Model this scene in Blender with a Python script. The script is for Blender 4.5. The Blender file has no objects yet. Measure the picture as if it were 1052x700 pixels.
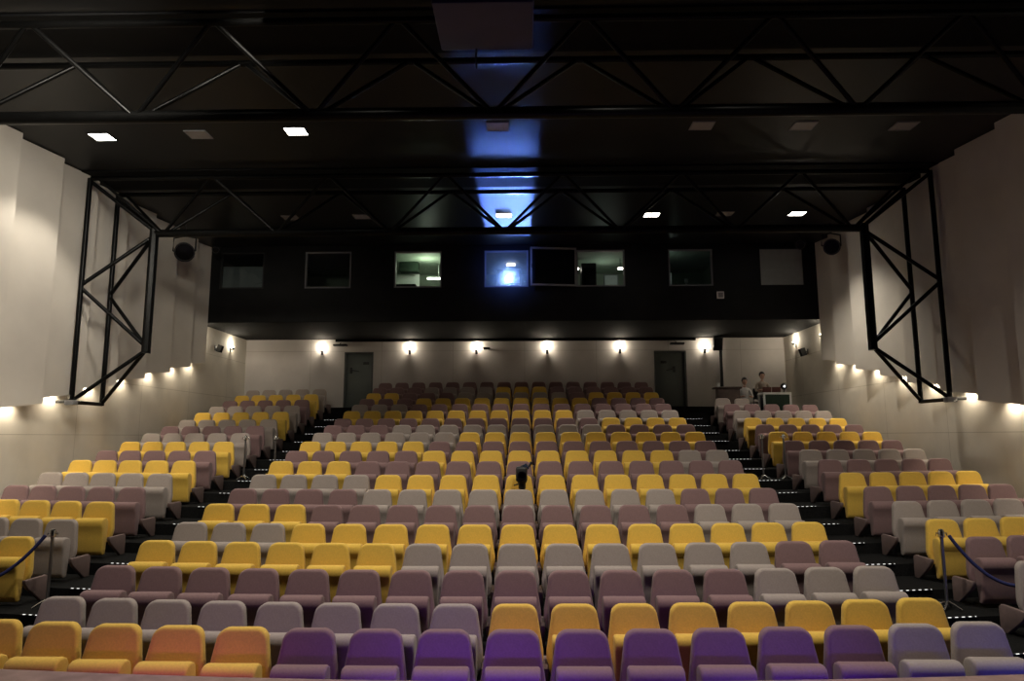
import bpy, bmesh, math, random
from mathutils import Vector, Matrix
random.seed(4)
PI = math.pi
scn = bpy.context.scene
COL = scn.collection

# ------------------------------------------------------------------ camera
F = 709.77; YAW = 0.01821; HOR = 448.8; PIT = math.atan((HOR-350)/F); EYE = 2.34
cd = bpy.data.cameras.new('camera'); cam = bpy.data.objects.new('camera', cd); COL.objects.link(cam)
cd.sensor_width = 36; cd.lens = F/1052*36; cd.clip_end = 200
cam.matrix_world = Matrix.Translation((0, 0, EYE)) @ Matrix.Rotation(YAW, 4, 'Z') @ Matrix.Rotation(PI/2+PIT, 4, 'X') @ Matrix.Rotation(-0.0025, 4, 'Z')
scn.camera = cam

def ray(u, v):
    a = (u-526)/F; b = (v-350)/F
    d = math.cos(PIT)+b*math.sin(PIT); z = math.sin(PIT)-b*math.cos(PIT)
    return Vector((a*math.cos(YAW)-d*math.sin(YAW), a*math.sin(YAW)+d*math.cos(YAW), z))
def at_x(u, v, X): r = ray(u, v)*1; r = r*(X/r.x); r.z += EYE; return r
def at_y(u, v, Y): r = ray(u, v)*1; r = r*(Y/r.y); r.z += EYE; return r
def at_z(u, v, Z): r = ray(u, v)*1; r = r*((Z-EYE)/r.z); r.z += EYE; return r

# ------------------------------------------------------------------ materials
def mat(name, col, rough=0.6, metal=0.0, var=0.0, scale=20.0, bump=0.0, spec=0.5, emit=None, estr=0.0, sheen=0.0):
    m = bpy.data.materials.new(name); m.use_nodes = True
    nt = m.node_tree; b = nt.nodes['Principled BSDF']
    b.inputs['Base Color'].default_value = (*col, 1); b.inputs['Roughness'].default_value = rough
    b.inputs['Metallic'].default_value = metal; b.inputs['Specular IOR Level'].default_value = spec
    if sheen: b.inputs['Sheen Weight'].default_value = sheen
    if emit: b.inputs['Emission Color'].default_value = (*emit, 1); b.inputs['Emission Strength'].default_value = estr
    if var or bump:
        tc = nt.nodes.new('ShaderNodeTexCoord'); n = nt.nodes.new('ShaderNodeTexNoise')
        n.inputs['Scale'].default_value = scale; n.inputs['Detail'].default_value = 4
        nt.links.new(tc.outputs['Object'], n.inputs['Vector'])
        if var:
            r = nt.nodes.new('ShaderNodeValToRGB')
            r.color_ramp.elements[0].position = .3; r.color_ramp.elements[1].position = .7
            r.color_ramp.elements[0].color = (*[c*(1-var) for c in col], 1)
            r.color_ramp.elements[1].color = (*[min(1, c*(1+var)) for c in col], 1)
            nt.links.new(n.outputs['Fac'], r.inputs['Fac']); nt.links.new(r.outputs['Color'], b.inputs['Base Color'])
        if bump:
            bp = nt.nodes.new('ShaderNodeBump'); bp.inputs['Strength'].default_value = bump; bp.inputs['Distance'].default_value = .01
            nt.links.new(n.outputs['Fac'], bp.inputs['Height']); nt.links.new(bp.outputs['Normal'], b.inputs['Normal'])
    return m

def wall_mat(name, col, tile_w, tile_h, axis):
    """painted acoustic boards with fine joints"""
    m = mat(name, col, .8, var=.05, scale=2.5, spec=.2)
    nt = m.node_tree; b = nt.nodes['Principled BSDF']
    tc = nt.nodes.new('ShaderNodeTexCoord'); sp = nt.nodes.new('ShaderNodeSeparateXYZ'); cb = nt.nodes.new('ShaderNodeCombineXYZ')
    nt.links.new(tc.outputs['Object'], sp.inputs[0])
    nt.links.new(sp.outputs[axis], cb.inputs[0]); nt.links.new(sp.outputs['Z'], cb.inputs[1])
    br = nt.nodes.new('ShaderNodeTexBrick'); nt.links.new(cb.outputs[0], br.inputs['Vector'])
    br.inputs['Scale'].default_value = 1; br.inputs['Brick Width'].default_value = tile_w; br.inputs['Row Height'].default_value = tile_h
    br.inputs['Mortar Size'].default_value = .006; br.offset = 0
    br.inputs['Color1'].default_value = br.inputs['Color2'].default_value = (1, 1, 1, 1); br.inputs['Mortar'].default_value = (.62, .6, .56, 1)
    mx = nt.nodes.new('ShaderNodeMix'); mx.data_type = 'RGBA'; mx.blend_type = 'MULTIPLY'; mx.inputs[0].default_value = 1
    src = [l for l in nt.links if l.to_socket == b.inputs['Base Color']][0].from_socket
    nt.links.new(src, mx.inputs[6]); nt.links.new(br.outputs['Color'], mx.inputs[7]); nt.links.new(mx.outputs[2], b.inputs['Base Color'])
    return m

M = {}
M['Y'] = mat('yellow_wool', (.76, .49, .085), .85, var=.07, scale=60, bump=.08, spec=.2, sheen=.15)
M['G'] = mat('grey_taupe_wool', (.36, .305, .275), .85, var=.07, scale=60, bump=.08, spec=.2, sheen=.15)
M['M'] = mat('mauve_brown_wool', (.235, .145, .145), .85, var=.08, scale=60, bump=.08, spec=.2, sheen=.15)
M['bracket'] = mat('brown_bracket_vinyl', (.20, .14, .13), .6, var=.1, scale=15)
M['carpet'] = mat('black_carpet', (.011, .011, .011), .95, var=.4, scale=40, bump=.3, spec=.1)
M['wall_side'] = wall_mat('cream_side_boards', (.62, .57, .49), 2.4, 1.2, 'Y')
M['wall_back'] = wall_mat('beige_back_boards', (.54, .50, .47), 2.4, 2.6, 'X')
M['panel_left'] = mat('cream_hanging_panel', (.66, .61, .545), .75, var=.05, scale=1.5, spec=.3)
M['panel_right'] = M['panel_left']
M['black'] = mat('black_paint', (.006, .006, .0065), .5, var=.3, scale=3, spec=.25)
M['ceiling'] = mat('black_ceiling_board', (.008, .0085, .0098), .42, var=.2, scale=1.2, spec=.35)
M['soffit'] = mat('matt_black_soffit', (.007, .0067, .0065), .85, var=.2, scale=2, spec=.1)
M['void'] = mat('matt_black_beam', (.0045, .0045, .005), .7, var=.2, scale=3, spec=.15)
M['steel'] = mat('black_gloss_steel', (.0025, .0025, .0025), .33, var=.2, scale=9, spec=.16)
M['stage'] = mat('worn_stage_boards', (.30, .19, .17), .55, var=.25, scale=6, bump=.05)
M['door'] = mat('grey_green_door', (.10, .115, .105), .5, var=.06, scale=3)
M['dark'] = mat('dark_plastic', (.014, .014, .014), .45, var=.2, scale=12)
M['chrome'] = mat('chrome', (.75, .75, .74), .18, 1.0, var=.04, scale=20)
M['rope'] = mat('navy_rope', (.018, .022, .11), .8, var=.2, scale=60, bump=.2)
M['frame'] = mat('window_frame_grey', (.26, .26, .27), .45, var=.08, scale=8)
M['blind'] = mat('grey_roller_blind', (.30, .32, .31), .8, var=.06, scale=6)
M['booth'] = mat('booth_green_grey', (.34, .40, .32), .8, var=.08, scale=3)
M['white'] = mat('white_paint', (.78, .78, .76), .5, var=.04, scale=8)
M['brown'] = mat('dark_brown_wood', (.055, .032, .025), .5, var=.25, scale=8)
M['red'] = mat('maroon_lid', (.10, .028, .022), .5, var=.2, scale=8)
M['green'] = mat('dark_green_cloth', (.015, .032, .018), .85, var=.2, scale=20)
M['diffuser_off'] = mat('unlit_diffuser', (.35, .33, .33), .5, var=.05, scale=6)
M['lamp'] = mat('lit_diffuser', (.9, .9, .88), .5, var=.02, emit=(1, .95, .84), estr=14)
M['bulb'] = mat('lit_bulb', (.9, .9, .85), .4, var=.02, emit=(1, .86, .62), estr=10)
M['led'] = mat('step_led', (.05, .05, .05), .5, var=.02, emit=(1, .98, .95), estr=1.0)
_nt = M['led'].node_tree; _tc = _nt.nodes.new('ShaderNodeTexCoord'); _sp = _nt.nodes.new('ShaderNodeSeparateXYZ'); _nt.links.new(_tc.outputs['Object'], _sp.inputs[0])
_m1 = _nt.nodes.new('ShaderNodeMath'); _m1.operation = 'MULTIPLY'; _m1.inputs[1].default_value = 2*PI/.085; _nt.links.new(_sp.outputs[0], _m1.inputs[0])
_m2 = _nt.nodes.new('ShaderNodeMath'); _m2.operation = 'SINE'; _nt.links.new(_m1.outputs[0], _m2.inputs[0])
_m3 = _nt.nodes.new('ShaderNodeMath'); _m3.operation = 'GREATER_THAN'; _m3.inputs[1].default_value = .1; _nt.links.new(_m2.outputs[0], _m3.inputs[0])
_m4 = _nt.nodes.new('ShaderNodeMath'); _m4.operation = 'MULTIPLY'; _m4.inputs[1].default_value = 1.1; _nt.links.new(_m3.outputs[0], _m4.inputs[0])
_nt.links.new(_m4.outputs[0], _nt.nodes['Principled BSDF'].inputs['Emission Strength'])
M['projector_lens'] = mat('projector_lens', (.9, .95, 1), .2, var=.02, emit=(.55, .75, 1), estr=60)
M['screen'] = mat('monitor_glow', (.1, .1, .1), .4, var=.02, emit=(.75, .9, .8), estr=.8)
M['skin'] = mat('skin', (.50, .30, .22), .55, var=.06, scale=20)
M['hair'] = mat('dark_hair', (.014, .010, .009), .5, var=.2, scale=50)
M['shirt_beige'] = mat('beige_shirt', (.38, .32, .27), .85, var=.08, scale=20)
M['shirt_white'] = mat('white_shirt', (.66, .64, .62), .85, var=.06, scale=20)
M['trousers'] = mat('dark_trousers', (.02, .02, .028), .85, var=.1, scale=20)
M['housing'] = mat('blue_lit_housing', (.03, .03, .11), .5, var=.1, scale=5)  # blue light falling on the casing is put into its colour

def glass(name, tint, trans, rough=.02):
    m = bpy.data.materials.new(name); m.use_nodes = True; nt = m.node_tree; nt.nodes.clear()
    o = nt.nodes.new('ShaderNodeOutputMaterial'); mx = nt.nodes.new('ShaderNodeMixShader')
    t = nt.nodes.new('ShaderNodeBsdfTransparent'); t.inputs[0].default_value = (*tint, 1)
    g = nt.nodes.new('ShaderNodeBsdfGlossy'); g.inputs['Roughness'].default_value = rough; g.inputs[0].default_value = (.8, .8, .8, 1)
    fr = nt.nodes.new('ShaderNodeFresnel'); fr.inputs[0].default_value = 1.45
    nt.links.new(fr.outputs[0], mx.inputs[0]); nt.links.new(t.outputs[0], mx.inputs[1]); nt.links.new(g.outputs[0], mx.inputs[2])
    nt.links.new(mx.outputs[0], o.inputs[0]); return m
M['glass'] = glass('window_glass', (.9, .93, .92), 1)
def bloom_pane(name):  # clear pane made partly translucent to imitate the lens bloom halo
    m = bpy.data.materials.new(name); m.use_nodes = True; nt = m.node_tree; nt.nodes.clear()
    o = nt.nodes.new('ShaderNodeOutputMaterial'); mx = nt.nodes.new('ShaderNodeMixShader'); mx.inputs[0].default_value = .22
    t = nt.nodes.new('ShaderNodeBsdfTransparent'); d = nt.nodes.new('ShaderNodeBsdfTranslucent'); d.inputs[0].default_value = (.8, .85, .9, 1)
    n = nt.nodes.new('ShaderNodeTexNoise'); n.inputs['Scale'].default_value = 4
    mr = nt.nodes.new('ShaderNodeMapRange'); mr.inputs[3].default_value = .16; mr.inputs[4].default_value = .28
    nt.links.new(n.outputs['Fac'], mr.inputs[0]); nt.links.new(mr.outputs[0], mx.inputs[0])
    nt.links.new(t.outputs[0], mx.inputs[1]); nt.links.new(d.outputs[0], mx.inputs[2]); nt.links.new(mx.outputs[0], o.inputs[0]); return m
M['bloom_pane'] = bloom_pane('bloom_port_glass')

# ------------------------------------------------------------------ mesh helpers
def finish(bm, smooth=True, ang=40):
    bmesh.ops.recalc_face_normals(bm, faces=bm.faces)
    if smooth:
        for f in bm.faces: f.smooth = True
        for e in bm.edges:
            if len(e.link_faces) == 2 and e.calc_face_angle(0) > math.radians(ang): e.smooth = False
def link(name, bm, m, parent=None, loc=(0, 0, 0), smooth=True, kind=None):
    finish(bm, smooth)
    me = bpy.data.meshes.new(name); bm.to_mesh(me); bm.free()
    for mm in (m if isinstance(m, (list, tuple)) else [m]): me.materials.append(mm)
    o = bpy.data.objects.new(name, me); COL.objects.link(o); o.location = loc
    if parent: o.parent = parent
    if kind: o['kind'] = kind
    return o
def box(bm, lo, hi, bev=0.0, seg=2):
    b = bmesh.new(); r = bmesh.ops.create_cube(b, size=1)
    for v in b.verts: v.co = Vector([lo[i]+(v.co[i]+.5)*(hi[i]-lo[i]) for i in range(3)])
    if bev: bmesh.ops.bevel(b, geom=b.edges[:], offset=bev, segments=seg, affect='EDGES', profile=.5)
    merge(bm, b)
def merge(bm, b, mtx=None):
    if mtx is not None: b.transform(mtx)
    me = bpy.data.meshes.new('tmp'); b.to_mesh(me); b.free(); bm.from_mesh(me); bpy.data.meshes.remove(me)
def tube(bm, pts, r, n=10):
    """round bar through points, capped"""
    pts = [Vector(p) for p in pts]; rings = []
    for i, p in enumerate(pts):
        a = pts[max(0, i-1)]; b = pts[min(len(pts)-1, i+1)]; t = (b-a).normalized()
        up = Vector((0, 0, 1)) if abs(t.z) < .9 else Vector((1, 0, 0))
        u = t.cross(up).normalized(); w = t.cross(u)
        rr = r[i] if isinstance(r, (list, tuple)) else r
        rings.append([bm.verts.new(p+(u*math.cos(2*PI*k/n)+w*math.sin(2*PI*k/n))*rr) for k in range(n)])
    for a, b in zip(rings, rings[1:]):
        for k in range(n): bm.faces.new((a[k], a[(k+1) % n], b[(k+1) % n], b[k]))
    bm.faces.new(rings[0]); bm.faces.new(rings[-1])
def prism(bm, poly, axis, lo, hi, bev=0.0, seg=2):
    """2-D polygon extruded along an axis: 'X' polygon is (y,z); 'Y' polygon is (x,z); 'Z' polygon is (x,y)"""
    b = bmesh.new()
    def P(p, t): return {'X': (t, p[0], p[1]), 'Y': (p[0], t, p[1]), 'Z': (p[0], p[1], t)}[axis]
    A = [b.verts.new(P(p, lo)) for p in poly]; B = [b.verts.new(P(p, hi)) for p in poly]
    fa = b.faces.new(A); fb = b.faces.new(B)
    for i in range(len(poly)):
        j = (i+1) % len(poly); b.faces.new((A[i], A[j], B[j], B[i]))
    bmesh.ops.recalc_face_normals(b, faces=b.faces)
    if bev:
        es = list(set(fa.edges[:]+fb.edges[:]))
        bmesh.ops.bevel(b, geom=es, offset=bev, segments=seg, affect='EDGES', profile=.5)
    merge(bm, b)
def lathe(bm, prof, n=16, c=(0, 0, 0)):
    """(radius, z) profile about vertical axis"""
    c = Vector(c); rings = []
    for r, z in prof: rings.append([bm.verts.new(c+Vector((max(r, 1e-4)*math.cos(2*PI*k/n), max(r, 1e-4)*math.sin(2*PI*k/n), z))) for k in range(n)])
    for a, b in zip(rings, rings[1:]):
        for k in range(n): bm.faces.new((a[k], a[(k+1) % n], b[(k+1) % n], b[k]))
    bm.faces.new(rings[0]); bm.faces.new(rings[-1])
def ball(bm, c, r, sc=(1, 1, 1), u=14, v=10):
    b = bmesh.new(); bmesh.ops.create_uvsphere(b, u_segments=u, v_segments=v, radius=r)
    merge(bm, b, Matrix.Translation(c) @ Matrix.Diagonal((*sc, 1)))
def empty(name, loc, rot=(0, 0, 0)):
    o = bpy.data.objects.new(name, None); COL.objects.link(o); o.location = loc; o.rotation_euler = rot; o.empty_display_size = .1
    return o
def tag(o, label, cat, group=None, kind=None):
    o['label'] = label; o['category'] = cat
    if group: o['group'] = group
    o['kind'] = kind or 'thing'
    return o
def structure(name, bm, m, smooth=False): return link(name, bm, m, None, smooth=smooth, kind='structure')
def spot(name, loc, target, watts, col, angle, blend=.4, r=.05):
    d = bpy.data.lights.new(name, 'SPOT'); d.energy = watts; d.color = col; d.spot_size = math.radians(angle); d.spot_blend = blend; d.shadow_soft_size = r
    o = bpy.data.objects.new(name, d); COL.objects.link(o); o.location = loc
    o.rotation_euler = (Vector(target)-Vector(loc)).to_track_quat('-Z', 'Y').to_euler(); return o
def point(name, loc, watts, col, r=.03):
    d = bpy.data.lights.new(name, 'POINT'); d.energy = watts; d.color = col; d.shadow_soft_size = r
    o = bpy.data.objects.new(name, d); COL.objects.link(o); o.location = loc; return o

# ------------------------------------------------------------------ layout
ZT = [-1.54, -1.539, -1.397, -1.251, -1.135, -.971, -.815, -.638, -.440, -.270, -.094, .094, .273, .450, .668, .875, 1.079, 1.289, 1.511, 1.733]  # seat tops below/above the eye
SEAT_H = .80
Y0 = 5.84; PITCH_Y = .8524; XC = -.378; BOW = .0161
XL, XR = -9.4, 8.65; YB = 23.0
def row_y(i, X): return Y0+(i-1)*PITCH_Y+BOW*(X-XC)**2
def row_z(i): return ZT[i-1]+EYE-SEAT_H
CEIL = 5.5+EYE; SOFFIT = 3.27+EYE; FAS_Y = 19.4

# ------------------------------------------------------------------ floor tiers
bm = bmesh.new(); NX = 28
xs = [XL+(XR-XL)*k/NX for k in range(NX+1)]
lines = [[(x, 2.0, 0.0) for x in xs]]
for i in range(2, 21):
    z0, z1 = max(0, row_z(i-1)), max(0, row_z(i))
    if z1-z0 < .01: continue
    lines.append([(x, row_y(i, x)-.55, z0) for x in xs]); lines.append([(x, row_y(i, x)-.55, z1) for x in xs])
lines.append([(x, YB+.5, row_z(20)) for x in xs]); lines.append([(x, YB+.5, -.2) for x in xs]); lines.append([(x, 2.0, -.2) for x in xs])
vr = [[bm.verts.new(p) for p in l] for l in lines]
for a, b in zip(vr, vr[1:]+vr[:1]):
    for k in range(NX): bm.faces.new((a[k], a[k+1], b[k+1], b[k]))
structure('floor', bm, M['carpet'])
# stage apron in front of the first row
bm = bmesh.new(); n = 24
poly = [(XL, -3.0)]+[(XL+(XR-XL)*k/n, 4.52+.0165*(XL+(XR-XL)*k/n)**2) for k in range(n+1)]+[(XR, -3.0)]
prism(bm, poly, 'Z', EYE-1.62, EYE-1.5)
prism(bm, [(p[0], p[1]-.08) for p in poly], 'Z', 0.0, EYE-1.62)
o = structure('floor_stage', bm, M['stage'])

# ------------------------------------------------------------------ walls, ceiling
bm = bmesh.new(); box(bm, (XL-.2, -3, -.2), (XL, YB+.2, CEIL+.3)); structure('wall_left', bm, M['wall_side'])
bm = bmesh.new(); box(bm, (XR, -3, -.2), (XR+.2, YB+.2, CEIL+.3)); structure('wall_right', bm, M['wall_side'])
DOORS = [(-6.05, -5.08), (4.32, 5.38)]; DTOP = 2.83+EYE
bm = bmesh.new()
edges = [XL, DOORS[0][0], DOORS[0][1], DOORS[1][0], DOORS[1][1], XR]
for k in range(0, 6, 2): box(bm, (edges[k], YB, 0), (edges[k+1], YB+.2, SOFFIT+.1))
for a, b in DOORS: box(bm, (a, YB, DTOP), (b, YB+.2, SOFFIT+.1))
structure('wall_back', bm, M['wall_back'])
bm = bmesh.new(); box(bm, (XL-.2, -3, CEIL), (XR+.2, FAS_Y+.3, CEIL+.2)); structure('ceiling', bm, M['ceiling'])
bm = bmesh.new(); box(bm, (XL, FAS_Y-.002, SOFFIT-.01), (XR, FAS_Y+.2, SOFFIT)); box(bm, (XL, FAS_Y+.18, SOFFIT-.01), (XR, YB+.2, SOFFIT+.12)); structure('ceiling_soffit', bm, M['soffit'])
# dark downstand beams above the two trusses
for k, (ya, yb) in enumerate(((8.25, 9.25), (13.55, 14.65))):
    bm = bmesh.new(); box(bm, (XL, ya, CEIL-.03), (XR, yb, CEIL)); structure('ceiling_beam', bm, M['void'])
bm = bmesh.new(); tube(bm, [(-6.35, YB-.1, SOFFIT-.06), (5.7, YB-.1, SOFFIT-.06)], .045); structure('trim_1', bm, M['steel'])
bm = bmesh.new(); tube(bm, [(6.52, YB-.08, row_z(20)), (6.52, YB-.08, SOFFIT)], .05); structure('trim_2', bm, M['black'])

# fascia wall of the projection booth with its window openings
WZ0, WZ1 = 4.25+EYE, 5.33+EYE
WIN = [(-8.81, -7.53), (-6.34, -5.0), (-3.75, -2.38), (-1.14, .12), (1.5, 2.89), (4.14, 5.4), (6.74, 7.97)]
bm = bmesh.new()
box(bm, (XL, FAS_Y, SOFFIT), (XR, FAS_Y+.18, WZ0)); box(bm, (XL, FAS_Y, WZ1), (XR, FAS_Y+.18, CEIL))
e = [XL]+[x for w in WIN for x in w]+[XR]
for k in range(0, len(e), 2): box(bm, (e[k], FAS_Y, WZ0), (e[k+1], FAS_Y+.18, WZ1))
structure('wall_booth_front', bm, M['black'])
# booth rooms behind
BZ0 = SOFFIT+.12
bm = bmesh.new()
box(bm, (XL, YB, BZ0), (XR, YB+.2, CEIL+.2)); structure('wall_booth_back', bm, M['booth'])
bm = bmesh.new(); box(bm, (XL, FAS_Y+.3, CEIL-.02), (XR, YB+.2, CEIL+.2)); structure('ceiling_booth', bm, M['booth'])
for x in (-4.6, -1.7, .7, 3.5, 6.1):
    bm = bmesh.new(); box(bm, (x-.06, FAS_Y+.19, BZ0), (x+.06, YB, CEIL-.02)); structure('wall_booth_partition', bm, M['booth'])
# windows
def window_frame(bm, x0, x1, y0, y1, z0, z1, t):
    box(bm, (x0, y0, z0), (x0+t, y1, z1)); box(bm, (x1-t, y0, z0), (x1, y1, z1))
    box(bm, (x0+t, y0, z0), (x1-t, y1, z0+t)); box(bm, (x0+t, y0, z1-t), (x1-t, y1, z1))
for k, (a, b) in enumerate(WIN):
    w = empty(f'window_{k+1}', (a, FAS_Y, WZ0)); w['kind'] = 'structure'
    W, H = b-a, WZ1-WZ0
    bm = bmesh.new(); window_frame(bm, 0, W, .02, .1, 0, H, .045)
    link('window_frame', bm, M['frame'] if k in (2, 4) else M['dark'] if k in (0, 6) else mat('window_frame_dim', (.22, .22, .23), .5, var=.08, scale=8), w, smooth=False)
    if k != 4:
        bm = bmesh.new(); box(bm, (.045, .055, .045), (W-.045, .063, H-.045))
        link('pane', bm, M['bloom_pane'] if k == 3 else M['glass'], w, smooth=False)
    if k == 0: bm = bmesh.new(); box(bm, (.05, .09, .04), (W-.05, .11, H*.62)); link('blind', bm, mat('dim_blind', (.13, .145, .15), .8, var=.1), w)
    if k == 6: bm = bmesh.new(); box(bm, (.02, .012, .02), (W-.02, .018, H-.02)); link('blind', bm, M['blind'], w)
# opened casement beside the control-room opening
w = empty('window_casement', (1.5, FAS_Y-.045, WZ0+.0), (0, 0, math.radians(187)))
w['kind'] = 'structure'
bm = bmesh.new(); window_frame(bm, 0, 1.33, -.03, .03, 0, 1.12, .05); link('window_frame', bm, M['frame'], w, smooth=False)
bm = bmesh.new(); box(bm, (.05, -.004, .05), (1.28, .004, 1.07)); link('pane', bm, M['glass'], w, smooth=False)
bm = bmesh.new(); box(bm, (1.29, .03, .5), (1.31, .06, .62), .004); link('window_handle', bm, M['dark'], w)

# doors
for k, (a, b) in enumerate(DOORS):
    z0 = row_z(20); d = empty(f'door_{k+1}', (a, YB, z0)); d['kind'] = 'structure'; W, H = b-a, DTOP-z0
    bm = bmesh.new(); box(bm, (.05, .05, 0), (W-.05, .1, H-.05), .004); link('door_leaf', bm, M['door'], d)
    bm = bmesh.new(); box(bm, (0, -.03, 0), (.05, .12, H)); box(bm, (W-.05, -.03, 0), (W, .12, H)); box(bm, (.05, -.03, H-.05), (W-.05, .12, H)); link('door_frame', bm, mat('door_frame_grey', (.06, .065, .06), .5, var=.05), d)
    sx = .62 if k == 0 else .22
    bm = bmesh.new(); box(bm, (sx, .035, H-.42), (sx+.2, .05, H-.33), .003); link('door_plate', bm, M['dark'], d)
    hx = .22 if k == 0 else W-.4
    bm = bmesh.new(); box(bm, (hx-.04, .03, 1.18), (hx+.04, .05, 1.38), .004); tube(bm, [(hx, .04, 1.3), (hx, -.02, 1.3), (hx+.28*(1 if k == 0 else -1), -.02, 1.24)], .015); link('door_handle', bm, M['dark'], d)

# ------------------------------------------------------------------ hanging wall panels with their wash lights
def panels(side):
    xw = XL if side == 'left' else XR; s = 1 if side == 'left' else -1
    ys = [6.0, 7.15, 8.3, 9.45, 10.6, 11.75, 12.9, 14.05, 15.2, 16.35, 17.5, 18.55, 19.4]
    words = ['', '', '', '', 'third panel toward the stage from the truss leg', 'second panel toward the stage from the truss leg', 'panel just on the stage side of the truss leg', 'panel directly behind the truss leg',
             'panel just past the truss leg', 'second panel past the truss leg', 'third panel past the truss leg', 'last panel beside the dark booth wall']
    for k in range(len(ys)-1):
        a, b = ys[k], ys[k+1]-.012
        za = .48+(a-11.74)*.222+EYE; zb = za+(b-a)*.222*.62
        bm = bmesh.new()
        xi, xo = .10, .32   # near edge sits closer to the wall than the far edge
        q = [(xi, a), (xo, b)]
        v = []
        for (dx, y), z0 in zip(q, (za, zb)):
            for t in (0, .03):
                for z in (z0, CEIL-.02): v.append(bm.verts.new((xw+s*(dx-t), y, z)))
        n0, n1, n2, n3, f0, f1, f2, f3 = v
        for f in ((n0, n1, f1, f0), (n2, f2, f3, n3), (n0, f0, f2, n2), (n1, n3, f3, f1), (n0, n2, n3, n1), (f0, f1, f3, f2)): bm.faces.new(f)
        # return cheek closing the far edge against the wall
        box(bm, (min(xw+s*.01, xw+s*(xo-.005)), b-.03, zb+.25), (max(xw+s*.01, xw+s*(xo-.005)), b-.004, CEIL-.02))
        p = link('hanging_wall_panel', bm, M['panel_'+side], smooth=False)
        if k < 4: where = f'{side} wall panel out toward the stage, {["fourth","third","second","first"][k]} beyond the ones past the truss'
        else: where = words[k]
        tag(p, f'tall cream {side}-wall board, {words[k] or "stage end, number %d from the stage" % (k+1)}', 'wall panel', f'hanging boards on the {side} wall')
        ym = (a+b)/2+.06
        zm = za+(ym-a)*.222
        if k >= 3:
            spot('wall_wash', (xw+s*.085, ym, zm+.07), (xw+s*.09, ym, zm-2), WASH, (1, .88, .68), 140, .8, .03)
            if k >= 4:
                fx = empty('wash_light', (xw, ym, zm+.12))
                tag(fx, f'small wash light under the {side} {words[k]}', 'wall light', f'wash lights under the {side} boards')
                bm = bmesh.new(); box(bm, (min(0, s*.10), -.09, .02), (max(0, s*.10), .09, .06), .005); link('housing', bm, M['dark'], fx)
                bm = bmesh.new(); box(bm, (min(s*.03, s*.09), -.05, .012), (max(s*.03, s*.09), .05, .02)); link('lamp_lens', bm, M['lamp'], fx)
WASH = 40
panels('left'); panels('right')

# ------------------------------------------------------------------ seats
def seat_backrest():
    bm = bmesh.new(); hw, tw, r, z0, z1 = .262, .213, .10, .22, SEAT_H
    poly = [(-.225, z0), (.225, z0), (.243, z0+.04), (.247, z0+.085), (hw, z0+.13), (hw-.002, z0+.20)]
    side = lambda sg: [(sg*(tw-r+r*math.cos(t)), z1-r+r*math.sin(t)) for t in [PI/2*q/6 for q in range(7)]]
    R = side(1); poly += R; Lf = side(-1)[::-1]; poly += Lf+[(-hw+.002, z0+.20), (-hw, z0+.13), (-.247, z0+.085), (-.243, z0+.04)]
    prism(bm, poly, 'Y', -.05, .035, .026, 3)
    for v in bm.verts:
        t = (v.co.z-z0)/(z1-z0)
        v.co.y += (t-1)*.09 + .02*(abs(v.co.x)/hw)**2*-1   # recline and slight wrap
    return bm
def seat_cushion():
    prof = [(-.175, .05), (-.135, .45), (-.145, .525), (-.165, .56), (-.205, .58), (-.255, .583), (-.295, .57), (-.318, .54), (-.325, .50), (-.318, .46), (-.30, .43), (-.29, .30), (-.275, .12), (-.255, .06), (-.22, .04)]
    bm = bmesh.new(); prism(bm, prof, 'X', -.215, .215, .022, 3); return bm
def seat_bracket():
    bm = bmesh.new()
    prism(bm, [(-.26, .305), (-.26, .265), (-.21, .20), (.05, .0), (.16, .0), (.16, .275), (.12, .305)], 'X', -.0245, .0245, .008, 2); return bm
MESH = {}
def part_mesh(key, fn, m):
    bm = fn(); finish(bm, ang=50); me = bpy.data.meshes.new(key); bm.to_mesh(me); bm.free(); me.materials.append(m); MESH[key] = me; return me
for c in 'YGM':
    part_mesh('backrest'+c, seat_backrest, M[c]); part_mesh('cushion'+c, seat_cushion, M[c])
part_mesh('bracket', seat_bracket, M['bracket'])
def proto(c, ends):
    t = empty('theatre_seat', (0, 0, -50))
    for nm, key, x in [('backrest', 'backrest'+c, 0), ('cushion', 'cushion'+c, 0)]+[('support_bracket', 'bracket', x) for x in ends]:
        o = bpy.data.objects.new(nm, MESH[key]); COL.objects.link(o); o.parent = t; o.location = (x, 0, 0)
    return t
def copy_tree(o):
    c = o.copy(); COL.objects.link(c)
    for ch in o.children:
        d = ch.copy(); COL.objects.link(d); d.parent = c
    return c
COLOUR = {'Y': 'yellow', 'G': 'grey-taupe', 'M': 'brown-mauve'}
CENTRE = {1: 'YYYYYMMMMMMMMMGG', 2: 'GGGGGGGGYYYYYYYY', 3: 'MMMMMMMMMMMMMGGG', 4: 'YYYYYYGGGGGGGGMM', 5: 'GGGYYYYYYYYYYYYY', 6: 'YYYMMMMMMMMMMGGG',
          7: 'MMMMGGGGGGGGGMMM', 8: 'GGGGYYYYYYYYYYYY', 9: 'YYYMMMMMMMMMMMMM', 10: 'MMMMMYYYYYYYYYGG', 11: 'YYYYYMMMMMMMMMMM', 12: 'GGGGGGYYYYYYYYYY', 13: 'MMMGGGGGGGGGMMMM',
          14: 'MMMMMMMMMMMMYYYY', 15: 'YYYYYYYYYYYGGGGG', 16: 'GGGMMMMMMMMMMMMM', 17: 'MMMYYYYYYYYYMMMM', 18: 'YYMMMGGGGGGMYYYY', 19: 'MMMGGGGYYYMMMMMM', 20: 'MMMMMMMMMMMMMMMM'}
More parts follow.
